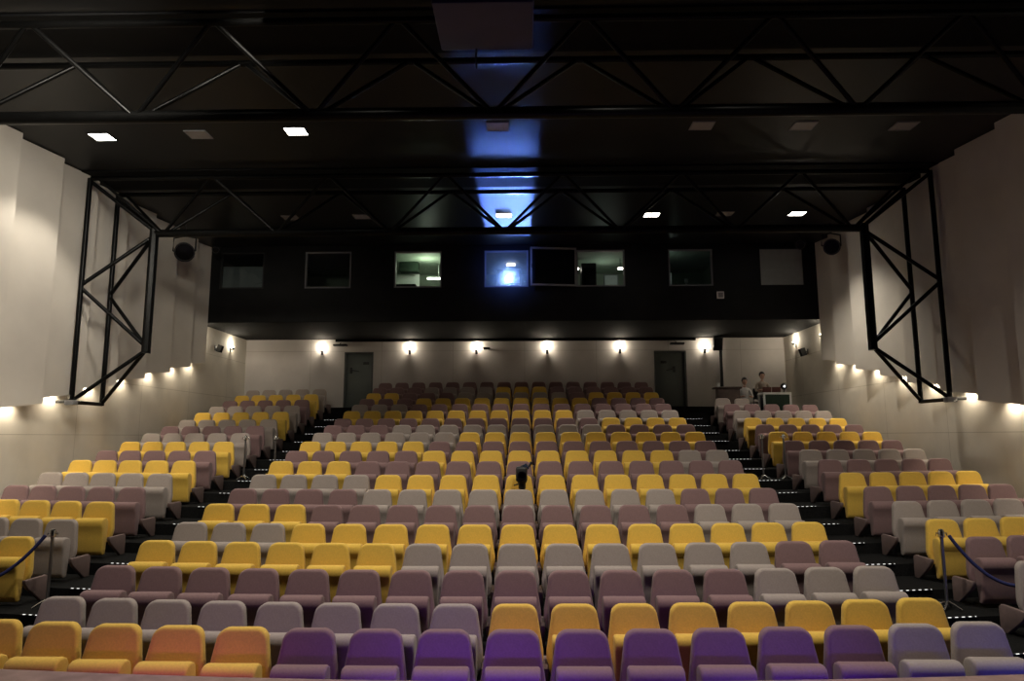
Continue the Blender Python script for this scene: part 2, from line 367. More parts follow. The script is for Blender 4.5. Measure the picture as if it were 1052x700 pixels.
LEFT = {4: 'Y', 5: 'G', 6: 'Y', 7: 'M', 8: 'G', 9: 'Y', 10: 'M', 11: 'Y', 12: 'G', 13: 'M', 14: 'G', 15: 'Y', 16: 'G', 17: 'M', 18: 'Y', 19: 'G'}
RIGHT = {3: 'G', 4: 'M', 5: 'Y', 6: 'G', 7: 'M', 8: 'Y', 9: 'M', 10: 'G', 11: 'M', 12: 'Y', 13: 'M', 14: 'Y', 15: 'G', 16: 'M', 17: 'G', 18: 'M'}
del RIGHT[18]
ORD = ['first', 'second', 'third', 'fourth', 'fifth', 'sixth', 'seventh', 'eighth', 'ninth', 'tenth', 'eleventh', 'twelfth', 'thirteenth', 'fourteenth', 'fifteenth', 'sixteenth', 'seventeenth', 'eighteenth', 'nineteenth', 'twentieth']
def row_name(i): return 'front row' if i == 1 else ORD[i-1]+' row'
places = []   # (row, x, colour, ends, label, group)
for i, s in CENTRE.items():
    for j, c in enumerate(s):
        x = XC+(j+1-8.5)*.55
        ends = (-.275, .275) if j == 15 else (-.275,)
        hue = COLOUR[c]
        if i == 1: hue = {'Y': 'orange-lit yellow', 'M': 'purple-lit mauve', 'G': 'lavender-lit grey'}[c]
        if i == 2: hue = {'Y': 'bright yellow', 'G': 'lavender-lit grey'}[c]
        if j < 8: pos = f'{ORD[j]} from the left aisle'
        else: pos = f'{ORD[15-j]} from the right aisle'
        places.append((i, x, c, ends, f'{hue} folded seat {pos}, centre block, {row_name(i)}', f'seats in the centre block, {row_name(i)}'))
SIDE_N = {('L', 4): 1, ('L', 5): 3, ('L', 6): 4, ('R', 3): 1, ('R', 4): 2, ('R', 5): 3, ('R', 6): 4, ('R', 17): 2}
for i, c in LEFT.items():
    for k in range(SIDE_N.get(('L', i), 5)):
        x = -6.48-k*.585
        ends = (-.2925, .2925) if k == 0 else (-.2925,)
        places.append((i, x, c, ends, f'{COLOUR[c]} folded seat {ORD[k]} from the aisle, left block, {row_name(i)}', f'seats in the left block, {row_name(i)}'))
for i, c in RIGHT.items():
    for k in range(SIDE_N.get(('R', i), 5)):
        x = 5.69+k*.587
        ends = (-.2935, .2935) if k == 0 else (.2935,)
        places.append((i, x, c, ends, f'{COLOUR[c]} folded seat {ORD[k]} from the aisle, right block, {row_name(i)}', f'seats in the right block, {row_name(i)}'))
LAST_SINGLE = 13
protos = {}
far = []
for i, x, c, ends, lab, grp in places:
    loc = (x, row_y(i, x), max(0, row_z(i)))
    if i > LAST_SINGLE: far.append((loc, c, ends)); continue
    k = (c, ends)
    if k not in protos: protos[k] = proto(c, ends); o = protos[k]
    else: o = copy_tree(protos[k])
    o.location = loc; tag(o, lab, 'seat', grp)
# the distant rows as one mass
bm = bmesh.new(); order = ['Y', 'G', 'M', 'bracket']
for loc, c, ends in far:
    for key, dx in [('backrest'+c, 0), ('cushion'+c, 0)]+[('bracket', e) for e in ends]:
        n0 = len(bm.faces); v0 = len(bm.verts)
        bm.from_mesh(MESH[key]); bm.verts.ensure_lookup_table(); bm.faces.ensure_lookup_table()
        for v in bm.verts[v0:]: v.co += Vector((loc[0]+dx, loc[1], loc[2]))
        mi = 3 if key == 'bracket' else order.index(c)
        for f in bm.faces[n0:]: f.material_index = mi
me = bpy.data.meshes.new('distant_seating'); bm.to_mesh(me); bm.free()
for q in order: me.materials.append(M[q])
o = bpy.data.objects.new('distant_seating', me); COL.objects.link(o)
tag(o, 'dim upper rows of folded theatre seats under the booth', 'seats', kind='stuff')

# ------------------------------------------------------------------ step lights
def strip(i, side):
    x0, x1 = (4.08, 5.13) if side == 'right' else (-5.89, -4.84)
    t = empty('step_light_strip', ((x0+x1)/2, row_y(i, (x0+x1)/2)-.55, row_z(i)))
    xm = (x0+x1)/2
    bm = bmesh.new(); n = 8
    q = [[bm.verts.new((x-xm, row_y(i, x)-row_y(i, xm)+dy, z)) for dy, z in ((-.013, .005), (-.013, .011), (-.003, .011), (-.003, .005))] for x in [x0+(x1-x0)*k/n for k in range(n+1)]]
    for a, b in zip(q, q[1:]):
        for k in range(4): bm.faces.new((a[k], a[(k+1) % 4], b[(k+1) % 4], b[k]))
    bm.faces.new(q[0]); bm.faces.new(q[-1])
    link('dotted_light', bm, M['led'], t, smooth=False)
    bm = bmesh.new(); ys = [(row_y(i, x0)-row_y(i, xm)), (row_y(i, x1)-row_y(i, xm))]
    vs = []
    for z in (0.0, .005):
        for x, y in ((x0-xm, ys[0]), (x1-xm, ys[1])):
            vs.append((bm.verts.new((x, y-.018, z)), bm.verts.new((x, y+.02, z))))
    (a, b), (c, d), (e2, f2), (g, h) = vs
    for f in ((a, c, d, b), (e2, f2, h, g), (a, e2, g, c), (b, d, h, f2), (a, b, f2, e2), (c, g, h, d)): bm.faces.new(f)
    link('nosing_channel', bm, M['dark'], t, smooth=False)
    tag(t, f'dotted white light strip on the {side} aisle step at the {row_name(i)}', 'step light', f'step lights in the {side} aisle')
for i in range(3, 19): strip(i, 'left'); strip(i, 'right')

# ------------------------------------------------------------------ trusses
def truss(Y, z_bot, name_label, legs):
    zb, zt = z_bot+EYE, CEIL-.16
    t = empty('ceiling_truss', (0, Y, zb)); tag(t, name_label, 'truss', 'black steel roof trusses')
    def bar(nm, p, q, r, n=10):
        bm = bmesh.new(); o = Vector((0, Y, zb)); tube(bm, [Vector(p)-o, Vector(q)-o], r, n); return link(nm, bm, M['steel'], t)
    ya, yb = Y-.5, Y+.5
    xl, xr = (-7.86, 7.1) if legs else (XL+.42, XR-.42)
    bar('bottom_chord', (xl, Y, zb), (xr, Y, zb), .085, 12)
    for y in (ya, yb): bar('top_chord', (XL+.42, y, zt), (XR-.42, y, zt), .05)
    nodes = [-.4+2.42*k for k in range(-3, 4)]
    for x in nodes:
        for y in (ya, yb):
            for sx in (-1, 1):
                X2 = x+sx*1.21
                if not XL+.42 < X2 < XR-.42 or not xl-.1 < x < xr+.1: continue
                bar('brace', (x+sx*.03, Y+(y-Y)*.08, zb), (X2-sx*.03, y, zt), .032)
    if legs:
        for s, xi, xw in ((-1, xl, XL+.39), (1, xr, XR-.39)):
            box_r = .085
            bar('leg_inner_chord', (xi, Y, 1.73+EYE), (xi, Y, zb+.09), .095, 8)
            for y in (ya, yb):
                y2 = y-.0
                bar('leg_wall_chord', (xw, y2, .67+EYE), (xw, y2, zt), .05)
                bar('brace', (xi, Y, zb-.05), (xw, y2, 3.08+EYE), .04)
                bar('brace', (xw, y2, 3.02+EYE), (xi, Y, 1.86+EYE), .04)
                bar('brace', (xi, Y, 1.80+EYE), (xw, y2, .72+EYE), .04)
                bar('brace', (xi, Y, zb+.05), (xw, y2, zt-.05), .04)
            bar('foot_tie', (xw, ya, .70+EYE), (xw, yb, .70+EYE), .04)
            bm = bmesh.new(); box(bm, (xw-.09, ya-.08-Y, .64+EYE-zb), (xw+.09, ya+.08-Y, .74+EYE-zb), .01); link('foot_plate', bm, M['frame'], t)
            bm = bmesh.new(); box(bm, (min(xw, xw+s*.3), ya-.03-Y, .68+EYE-zb), (max(xw, xw+s*.3), ya+.03-Y, .74+EYE-zb), .005); link('wall_bracket', bm, M['dark'], t)
    return t
truss(8.75, 4.3, 'black steel truss crossing the ceiling nearest the stage', False)
truss(14.1, 4.3, 'black steel portal truss with laced legs standing out from both side walls', True)

# ------------------------------------------------------------------ ceiling light panels
def panel_light(x, y, on, label):
    t = empty('ceiling_light', (x, y, CEIL)); tag(t, label, 'ceiling light', 'square ceiling lights')
    bm = bmesh.new(); window_frame_h = .24
    for a in (-1, 1):
        box(bm, (-.2, min(a*.15, a*.17), -.016), (.2, max(a*.15, a*.17), 0)); box(bm, (min(a*.18, a*.2), -.15, -.016), (max(a*.18, a*.2), .15, 0))
    link('frame', bm, M['dark'] if on else M['frame'], t, smooth=False)
    bm = bmesh.new(); box(bm, (-.18, -.15, -.012), (.18, .15, -.004)); link('diffuser', bm, M['lamp'] if on else M['diffuser_off'], t, smooth=False)
LROW = {1: 'ceiling row before the portal truss', 2: 'ceiling row behind the portal truss'}
for x, y, on, lab in [(-7.76, 11.95, 1, 'lit square ceiling light nearest the left wall boards'), (-5.95, 11.9, 0, 'unlit square ceiling light between the two lit ones at left'),
                      (-4.12, 11.8, 1, 'lit square ceiling light, the second lit from the left wall, before the portal truss'), (-.46, 11.7, 0, 'unlit pinkish ceiling light above the middle of the hall'),
                      (3.19, 11.75, 0, 'unlit square ceiling light, first one right of the hall middle'), (5.01, 11.8, 0, 'unlit square ceiling light, middle of the three at right'),
                      (6.81, 11.85, 0, 'unlit square ceiling light nearest the right wall boards'),
                      (-5.89, 16.75, 0, 'unlit square light behind the portal truss, farthest left of its row'), (-4.08, 16.72, 0, 'unlit square light behind the portal truss, left of the lit middle one'),
                      (-.5, 16.7, 1, 'lit square light in the middle of the ceiling behind the portal truss'), (3.2, 16.75, 1, 'lit square light right of middle behind the portal truss'),
                      (5.01, 16.72, 0, 'unlit square light between two lit ones behind the portal truss'), (6.81, 16.75, 1, 'lit square light nearest the right wall, behind the portal truss')]:
    panel_light(x, y, on, lab)
    if on: spot('downlight', (x, y, CEIL-.06), (x, y, 0), (300 if x < -7 else 560) if y < 15 else (420 if x < 6 else 520), (1, .92, .78), 104 if y < 15 or x > 6 else 72, .4 if y < 15 else .8, .10)
# added fill spots brightening the left wall, then downlights above the view
spot('added_wall_fill', (-4.9, 6.9, CEIL-.1), (-9.1, 13.2, 2.9+EYE), 1900, (1, .93, .79), 84, .9, .9)
spot('added_wall_fill', (-3.4, 8.2, CEIL-.1), (-9.1, 17.6, 2.6+EYE), 900, (1, .93, .79), 46, .9, .6)
for x, w in ((-7.76, 150), (-4.12, 270), (-2.3, 440), (1.36, 620), (3.2, 520), (6.8, 330)):
    spot('downlight', (x, 6.45, CEIL-.06), (x, 8.4, 0), w, (1, .93, .80), 104, .6, .12)

# ------------------------------------------------------------------ wall lamps
def sconce(loc, nrm, label, watts=17):
    nrm = Vector(nrm); rz = math.atan2(nrm.x, -nrm.y)     # local -Y points into the room
    t = empty('wall_lamp', loc, (0, 0, rz)); tag(t, label, 'wall lamp', 'small uplight wall lamps')
    bm = bmesh.new(); box(bm, (-.04, -.015, -.12), (.04, 0, .04), .004); link('backplate', bm, M['dark'], t)
    bm = bmesh.new(); tube(bm, [(0, -.01, -.03), (0, -.08, -.03), (0, -.1, .0)], .012); link('arm', bm, M['dark'], t)
    bm = bmesh.new(); lathe(bm, [(.015, -.04), (.03, -.02), (.042, .03), (.038, .03), (.026, -.01), (.0, -.02)], 14, (0, -.1, 0)); link('lamp_shade', bm, M['dark'], t)
    bm = bmesh.new(); ball(bm, (0, -.1, .03), .026); link('bulb', bm, M['bulb'], t)
    p = Vector(loc)+nrm*.10+Vector((0, 0, .13)); point('uplight', p, watts, (1, .89, .70), .04)
zs = 3.0+EYE-.14
for x, lab in ((-6.82, 'left of the left exit door'), (-3.86, 'first right of the left exit door'), (-1.61, 'second right of the left exit door'), (.76, 'second left of the right exit door'), (3.19, 'first left of the right exit door'), (6.01, 'right of the right exit door')):
    sconce((x, YB, zs), (0, -1, 0), f'small black uplight lamp on the back wall, {lab}')
for u, v, lab in ((206, 349, 'nearer the stage'), (236.5, 357.5, 'nearer the back corner')):
    p = at_x(u, v, XL); sconce(p, (1, 0, 0), f'small black uplight lamp on the left wall {lab}')
for u, v, lab in ((818, 354, 'nearer the back corner'), (846.4, 346, 'nearer the stage')):
    p = at_x(u, v, XR); sconce(p, (-1, 0, 0), f'small black uplight lamp on the right wall {lab}')

# ------------------------------------------------------------------ wall speakers and stage lights
def wall_speaker(loc, nrm, label, tilt=.3, s=1.0):
    nrm = Vector(nrm); rz = math.atan2(nrm.x, -nrm.y)
    t = empty('wall_speaker', loc, (0, 0, rz)); tag(t, label, 'speaker', 'black wall speakers')
    bm = bmesh.new(); box(bm, (-.04, -.02, -.08), (.04, 0, .08), .004); tube(bm, [(0, -.01, 0), (0, -.14*s, 0)], .018); link('wall_mount', bm, M['dark'], t)
    bm = bmesh.new(); prism(bm, [(-.14*s, -.13*s), (.14*s, -.13*s), (.10*s, .13*s), (-.10*s, .13*s)], 'Z', -.2*s, .2*s, .012)
    bm.transform(Matrix.Translation((0, -.26*s, -.02)) @ Matrix.Rotation(tilt, 4, 'X')); link('cabinet', bm, M['dark'], t)
    bm = bmesh.new(); box(bm, (-.12*s, -.14*s, -.18*s), (.12*s, -.131*s, .18*s), .004)
    bm.transform(Matrix.Translation((0, -.26*s, -.02)) @ Matrix.Rotation(tilt, 4, 'X')); link('grille', bm, M['void'], t)
wall_speaker(at_x(221, 357, XL), (1, 0, 0), 'small black speaker between the two lamps on the left wall', .3, .55)
wall_speaker(at_x(830, 362, XR), (-1, 0, 0), 'small black speaker between the two lamps on the right wall', .3, .6)
wall_speaker((6.35, YB, 3.05+EYE), (0, -1, 0), 'black speaker on the back wall beside the dark pipe', .3, 1.1)
def stage_light(loc, aim, label, s=1.0):
    t = empty('stage_spotlight', loc); tag(t, label, 'stage light', 'black stage lights under the ceiling')
    q = (Vector(aim)-Vector(loc)).to_track_quat('-Z', 'Y').to_matrix().to_4x4()
    c = Matrix.Translation((0, 0, -.32*s)) @ q
    bm = bmesh.new(); lathe(bm, [(.06*s, .16*s), (.12*s, .13*s), (.15*s, .0), (.16*s, -.18*s), (.145*s, -.18*s), (.13*s, -.05*s), (.0, -.04*s)], 18); bm.transform(c); link('lamp_body', bm, M['dark'], t)
    bm = bmesh.new(); lathe(bm, [(.0, -.11*s), (.135*s, -.115*s), (.135*s, -.125*s), (.0, -.14*s)], 18); bm.transform(c); link('lens', bm, M['steel'], t)
    bm = bmesh.new(); tube(bm, [(-.19*s, 0, -.32*s), (-.19*s, 0, -.1*s), (0, 0, -.06*s), (.19*s, 0, -.1*s), (.19*s, 0, -.32*s)], .014*s); tube(bm, [(0, 0, -.06*s), (0, 0, .0)], .02*s); tube(bm, [(-.19*s, 0, -.32*s), (.19*s, 0, -.32*s)], .012*s); link('yoke', bm, M['dark'], t)
    bm = bmesh.new(); tube(bm, [(0, 0, 0), (0, 0, CEIL-loc[2])], .015); link('drop_rod', bm, M['dark'], t)
p = at_y(190, 250, 16.8); stage_light((p.x, p.y, p.z+.3), (-2, 5, 2), 'round black stage light before the left wall boards', 1.5)
p = at_y(854, 249, 17.6); stage_light((p.x, p.y, p.z+.3), (3, 5, 2), 'black stage light before the right wall boards', 1.3)
p = at_y(822, 250, 18.5); stage_light((p.x, p.y, p.z+.2), (3, 5, 2), 'smaller black stage light before the dark booth wall', .8)
p = at_y(222, 256, 18.6); stage_light((p.x, p.y, p.z+.2), (-3, 5, 2), 'small black stage light by the blinded booth window', .6)
p = at_y(740, 304, FAS_Y); t = empty('white_wall_box', (p.x, FAS_Y, p.z)); tag(t, 'small white box on the dark booth wall below the windows', 'wall box')  # plain white box, purpose unknown
bm = bmesh.new(); box(bm, (-.1, -.05, -.1), (.1, 0, .1), .01); link('casing', bm, M['white'], t)
bm = bmesh.new(); box(bm, (-.07, -.055, -.07), (.07, -.05, .07), .002); link('cover', bm, M['frame'], t)
# door emergency lamp / small fixtures on the back wall
for x, lab in ((-6.2, 'over the left exit door'), (5.05, 'over the right exit door')):
    t = empty('door_closer_lamp', (x, YB-.02, SOFFIT-.22)); tag(t, f'flat dark fixture {lab}', 'fixture', 'flat fixtures over the exit doors')
    bm = bmesh.new(); box(bm, (-.2, -.22, -.03), (.25, -.02, .03), .008); link('casing', bm, M['dark'], t)
    bm = bmesh.new(); tube(bm, [(0, -.1, .02), (0, .0, .09), (0, .02, .1)], .015); link('bracket', bm, M['dark'], t)
t = empty('wall_mount_camera', (-1.25, YB, 2.93+EYE)); tag(t, 'tiny dark camera on the back wall beside a lamp', 'camera')
bm = bmesh.new(); box(bm, (-.03, -.1, -.015), (.03, 0, .015), .004); link('bracket', bm, M['dark'], t)
bm = bmesh.new(); box(bm, (-.12, -.16, -.05), (.1, -.08, .03), .012); link('body', bm, M['dark'], t)
# hanging box at the top of the picture
p = at_y(499, 29, 7.0)
t = empty('hanging_projector', (p.x, 7.0, p.z)); tag(t, 'blue-lit projector box hanging under the ceiling before the first truss', 'projector')
bm = bmesh.new(); box(bm, (-.53, -.45, .0), (.53, .45, .42), .03); link('casing', bm, M['housing'], t)
bm = bmesh.new(); lathe(bm, [(.0, 0), (.11, 0), (.12, .06), (.09, .06), (.08, .02), (0, .02)], 18); bm.transform(Matrix.Translation((.2, -.45, .2)) @ Matrix.Rotation(PI/2, 4, 'X')); link('lens', bm, M['steel'], t)
bm = bmesh.new(); tube(bm, [(0, 0, .42), (0, 0, CEIL-p.z)], .035); box(bm, (-.15, -.15, CEIL-p.z-.03), (.15, .15, CEIL-p.z), .005); link('ceiling_pole', bm, M['dark'], t)
bm = bmesh.new(); tube(bm, [(-.12, .4, .05), (-.13, .42, -.1), (-.12, .42, -.24)], .012); link('cable', bm, M['dark'], t)

# ------------------------------------------------------------------ booth equipment
def tree(name, loc, label, cat, parts, group=None, rot=0):
    t = empty(name, loc, (0, 0, rot)); tag(t, label, cat, group)
    for nm, bm, m in parts: link(nm, bm, m, t)
    return t
def B(*boxes, bev=.008):
    bm = bmesh.new()
    for lo, hi in boxes: box(bm, lo, hi, bev)
    return bm
bf = BZ0+.003
# projector in window 4
pl = at_y(523, 288, 19.78); px, pz = pl.x, pl.z
lens = bmesh.new(); lathe(lens, [(.10, 0), (.115, .0), (.115, .12), (.1, .12), (.1, .03), (.0, .02)], 20); lens.transform(Matrix.Rotation(PI/2, 4, 'X') @ Matrix.Translation((0, 0, 0)))
front = bmesh.new(); lathe(front, [(0, .05), (.088, .05), (.088, .06), (0, .07)], 20); front.transform(Matrix.Rotation(PI/2, 4, 'X'))
tree('cinema_projector', (px, 19.78, pz), 'film projector with blazing blue-white lens behind the middle booth window', 'projector',
     [('body', B(((-.35, .0, -.3), (.35, 1.1, .35)), bev=.03), M['dark']), ('lens_barrel', lens, M['dark']), ('lens', front, M['projector_lens']),
      ('pedestal', B(((-.25, .2, bf-pz), (.25, .9, -.3))), M['dark'])])
point('projector_glow', (px, 19.68, pz), 17, (.15, .34, 1.0), .03)
spot('added_bloom_spot', (px, 18.4, pz+.2), (px, 19.4, pz+.25), 55, (.10, .22, 1.0), 125, 1.0, .05)  # added spot, stands in for lens bloom around the projector
d = bpy.data.lights.new('projector_stray', 'AREA'); d.shape = 'RECTANGLE'; d.size = 1.2; d.size_y = .5; d.energy = 3.2; d.color = (.14, .27, 1); d.spread = math.radians(3)
o = bpy.data.objects.new('projector_stray', d); COL.objects.link(o); o.location = (px, 19.25, 5.2+EYE); o.rotation_euler = (Vector((px+.1, 9.25, 5.66+EYE))-o.location).to_track_quat('-Z', 'Z').to_euler()
lf = at_y(525, 272, 21.5)
tree('booth_ceiling_lamp', (lf.x, 21.5, lf.z), 'short white lamp above the projector', 'lamp', [('casing', B(((-.14, 0, .03), (.14, .12, .07))), M['dark']), ('tube', B(((-.13, .0, -.03), (.13, .06, .03))), M['lamp']), ('bracket', B(((-.02, .03, .07), (.02, .09, CEIL-.02-lf.z))), M['dark'])])
# left control room (window 3)
tree('equipment_cabinet', (-2.62, 20.9, bf), 'dark cabinet at right inside the brightly lit booth window', 'cabinet', [('body', B(((-.3, 0, 0), (.3, .6, 1.2))), M['green']), ('door', B(((-.27, -.02, .05), (-.01, 0, 1.15)), ((.01, -.02, .05), (.27, 0, 1.15))), M['dark'])])
tree('wall_screen', (-3.72, 22.0, bf+1.25), 'pale board on the wall inside the brightly lit booth window', 'board', [('board', B(((-.45, 0, 0), (.3, .03, .62))), M['white']), ('frame', B(((-.48, -.01, -.03), (.33, .0, 0)), ((-.48, -.01, .62), (.33, .0, .65))), M['frame'])])
tree('hanging_speaker', (-3.62, 21.2, bf+1.78), 'dark green box hanging inside the brightly lit booth window', 'speaker', [('cabinet', B(((-.32, 0, 0), (.27, .35, .42)), bev=.02), M['green']), ('bracket', B(((-.03, .1, .42), (.03, .2, CEIL-.02-bf-1.78))), M['dark'])])
tree('mixing_desk', (-3.45, 20.2, bf), 'low dark mixing desk along the brightly lit booth window', 'desk', [('top', B(((-.6, 0, .98), (.55, .55, 1.04))), M['dark']), ('console', B(((-.45, .05, 1.04), (.2, .45, 1.16)), bev=.03), M['dark']), ('side_panel', B(((-.6, 0, 0), (-.55, .55, .98))), M['brown']), ('side_panel', B(((.5, 0, 0), (.55, .55, .98))), M['brown'])])
tree('ceiling_tube_light', (-2.75, 21.6, CEIL-.5), 'bright tube lamp inside the brightly lit booth window', 'lamp', [('tube', B(((-.35, 0, 0), (.35, .06, .05))), M['lamp']), ('casing', B(((-.37, -.02, .05), (.37, .08, .09))), M['white']), ('rod', B(((-.01, .02, .09), (.01, .04, .48))), M['white'])])
point('booth_light', (-3.0, 20.8, CEIL-.35), 22, (.86, 1, .74), .1)
# right control room (window 5 opening)
tree('equipment_rack', (1.95, 20.6, bf), 'black tall equipment rack inside the open booth window', 'rack', [('body', B(((-.2, 0, 0), (.25, .6, 1.85))), M['dark']), ('panel', B(((-.17, -.015, .9), (.22, 0, 1.7))), M['steel'])])
mon = tree('monitor', (2.62, 20.4, bf+.95), 'white-lit monitor on the desk inside the open booth window', 'monitor', [('casing', B(((-.22, 0, .1), (.22, .04, .5))), M['frame']), ('display', B(((-.19, -.006, .13), (.19, .0, .47))), mat('monitor_dim', (.2, .24, .2), .4, var=.1, emit=(.5, .6, .5), estr=.1)), ('stand', B(((-.03, .01, 0), (.03, .03, .1)), ((-.12, -.05, 0), (.12, .09, .015))), M['dark'])])
tree('control_desk', (2.25, 20.1, bf), 'narrow desk inside the open booth window', 'desk', [('top', B(((-.65, 0, .9), (.62, .28, .95))), M['dark']), ('leg', B(((-.63, 0, 0), (-.58, .28, .9))), M['dark']), ('leg', B(((.55, 0, 0), (.6, .28, .9))), M['dark'])])
tree('paper_sheet_holder', (2.62, 20.16, bf+.95), 'small glowing white panel on the open booth desk', 'panel', [('face', B(((-.13, 0, .03), (.13, .02, .11))), M['screen']), ('foot', B(((-.1, 0, 0), (.1, .04, .03))), M['dark'])])
for x, lab in ((1.62, 'at the left edge of the open booth window'), (2.98, 'at the right edge of the open booth window')):
    tree('booth_spot_lamp', (x, 20.9, bf+1.72), f'small lit lamp {lab}', 'lamp', [('shade', B(((-.12, 0, .06), (.12, .12, .1))), M['dark']), ('bulb', B(((-.08, 0, .0), (.08, .06, .06)), bev=.02), M['lamp']), ('rod', B(((-.01, .04, .1), (.01, .06, CEIL-.02-bf-1.72))), M['dark'])], 'lit lamps inside the open booth window')
point('booth_light', (2.5, 21.3, CEIL-.5), 4.5, (.85, 1, .85), .1)
# dim room at window 6
tree('leaning_board', (4.42, 20.9, bf+.75), 'pale narrow board inside the dim right booth window', 'board', [('board', B(((-.1, 0, .1), (.12, .03, .85))), M['white']), ('easel', B(((-.05, .03, -.75), (0, .08, .4)), ((-.15, .03, .1), (.17, .06, .14))), M['dark'])])
tree('desk_lamp', (4.85, 20.3, bf), 'small pale lamp stand inside the dim right booth window', 'lamp', [('stand', B(((-.02, 0, 0), (.02, .04, 1.15))), M['white']), ('shade', B(((-.05, -.02, 1.15), (.05, .06, 1.28)), bev=.02), M['white']), ('base', B(((-.15, -.1, 0), (.15, .15, .03))), M['dark'])])
point('booth_light', (4.35, 20.4, CEIL-.5), 1.3, (.8, 1, .9), .1)

# ------------------------------------------------------------------ rope posts
def post(loc, label, h=.93):
    t = empty('rope_post', loc); tag(t, label, 'rope post', 'chrome rope posts along the aisles')
    bm = bmesh.new(); tube(bm, [(0, 0, .05), (0, 0, h-.06)], .019, 12); link('pole', bm, POLE, t)
    bm = bmesh.new(); lathe(bm, [(.02, h-.1), (.036, h-.09), (.036, h-.03), (.022, h), (0, h+.005)], 14); link('cap', bm, M['chrome'], t)
    bm = bmesh.new()
    for k in range(4):
        a = PI/4+k*PI/2; tube(bm, [(0, 0, .09), (.07*math.cos(a), .07*math.sin(a), .06), (.15*math.cos(a), .15*math.sin(a), .016)], [.02, .016, .012], 8)
    link('foot', bm, M['chrome'], t)
    bm = bmesh.new()
    for k in range(2):
        a = k*PI; tube(bm, [(.03*math.cos(a), .03*math.sin(a), h-.05), (.06*math.cos(a), .06*math.sin(a), h-.045), (.065*math.cos(a), .065*math.sin(a), h-.075)], .008, 8)
    link('rope_hook', bm, M['chrome'], t)
POLE = mat('dull_steel', (.30, .30, .31), .3, .9, var=.05, scale=12)
def tread_z(x, y):
    z = 0
    for i in range(1, 21):
        if y >= row_y(i, x)-.55: z = max(0, row_z(i))
    return z
posts = [(5.02, 8.68, 'rope post in the lower right aisle holding a blue rope'), (-5.84, 8.68, 'rope post in the lower left aisle holding a blue rope'),
         (-5.95, 14.75, 'rope post high in the left aisle, against the left seat block'), (-5.30, 14.75, 'rope post high in the left aisle, on the centre block side'),
         (4.92, 14.6, 'rope post high in the right aisle, on the centre block side'), (5.37, 14.6, 'rope post high in the right aisle, against the right seat block')]
PP = []
for x, y, lab in posts:
    z = tread_z(x, y); post((x, y, z), lab); PP.append(Vector((x, y, z)))
def rope(a, b, sag, label):
    bm = bmesh.new(); pts = []
    for k in range(21):
        t = k/20; p = a.lerp(b, t); p.z -= sag*4*t*(1-t); pts.append(p)
    tube(bm, pts, .021, 10); o = link('barrier_rope', bm, M['rope']); tag(o, label, 'rope', 'blue barrier ropes')
    return o
rope(PP[0]+Vector((.09, -.0, .855)), at_y(1095, 577, 8.2), .42, 'blue barrier rope drooping from the lower right aisle post')
rope(PP[1]+Vector((-.09, -.0, .855)), at_y(-70, 590, 8.2), .30, 'blue barrier rope drooping from the lower left aisle post')

# ------------------------------------------------------------------ camcorder among the seats
cp = at_y(536, 503, 11.45); base = Vector((cp.x, 11.42, tread_z(cp.x, 11.42)))
t = empty('camcorder_tripod', base); tag(t, 'black tripod standing between seats in the centre block', 'tripod')
hh = cp.z-base.z+.10
for k in range(3):
    a = PI/2+k*2*PI/3+.5; bm = bmesh.new(); tube(bm, [(.03*math.cos(a), .03*math.sin(a), hh-.06), (.10*math.cos(a), .07*math.sin(a), .01)], [.016, .011], 8); link('leg', bm, M['dark'], t)
bm = bmesh.new(); lathe(bm, [(.035, hh-.1), (.06, hh-.08), (.06, hh), (.075, hh+.01), (.075, hh+.03), (0, hh+.03)], 14); link('head', bm, M['dark'], t)
bm = bmesh.new(); tube(bm, [(.0, .03, hh), (-.1, .08, hh-.03), (-.13, .1, hh-.04)], .012, 8); link('pan_handle', bm, M['dark'], t)
t2 = empty('camcorder', base+Vector((0, 0, hh+.031))); tag(t2, 'black video camera with flipped-out screen on the tripod among the seats', 'video camera')
bm = bmesh.new(); box(bm, (-.10, -.14, 0), (.085, .16, .23), .03, 3); link('body', bm, M['dark'], t2)
bm = bmesh.new(); lathe(bm, [(.0, 0), (.06, 0), (.07, .1), (.055, .1), (.05, .03), (0, .03)], 16); bm.transform(Matrix.Translation((0, -.13, .1)) @ Matrix.Rotation(PI/2, 4, 'X')); link('lens_barrel', bm, M['steel'], t2)
bm = bmesh.new(); tube(bm, [(-.0, -.1, .2), (-.0, -.08, .25), (0, .08, .25), (0, .1, .2)], .014, 8); link('carry_handle', bm, M['dark'], t2)
bm = bmesh.new(); box(bm, (.075, -.02, .12), (.2, 0, .22), .008); bm.transform(Matrix.Rotation(-.5, 4, 'Y')); link('flip_screen', bm, mat('screen_blue_black', (.02, .03, .06), .25, var=.1), t2)
bm = bmesh.new(); tube(bm, [(.06, .1, .17), (.13, .13, .26), (.16, .13, .30)], [.02, .022, .026], 10); link('viewfinder', bm, M['dark'], t2)

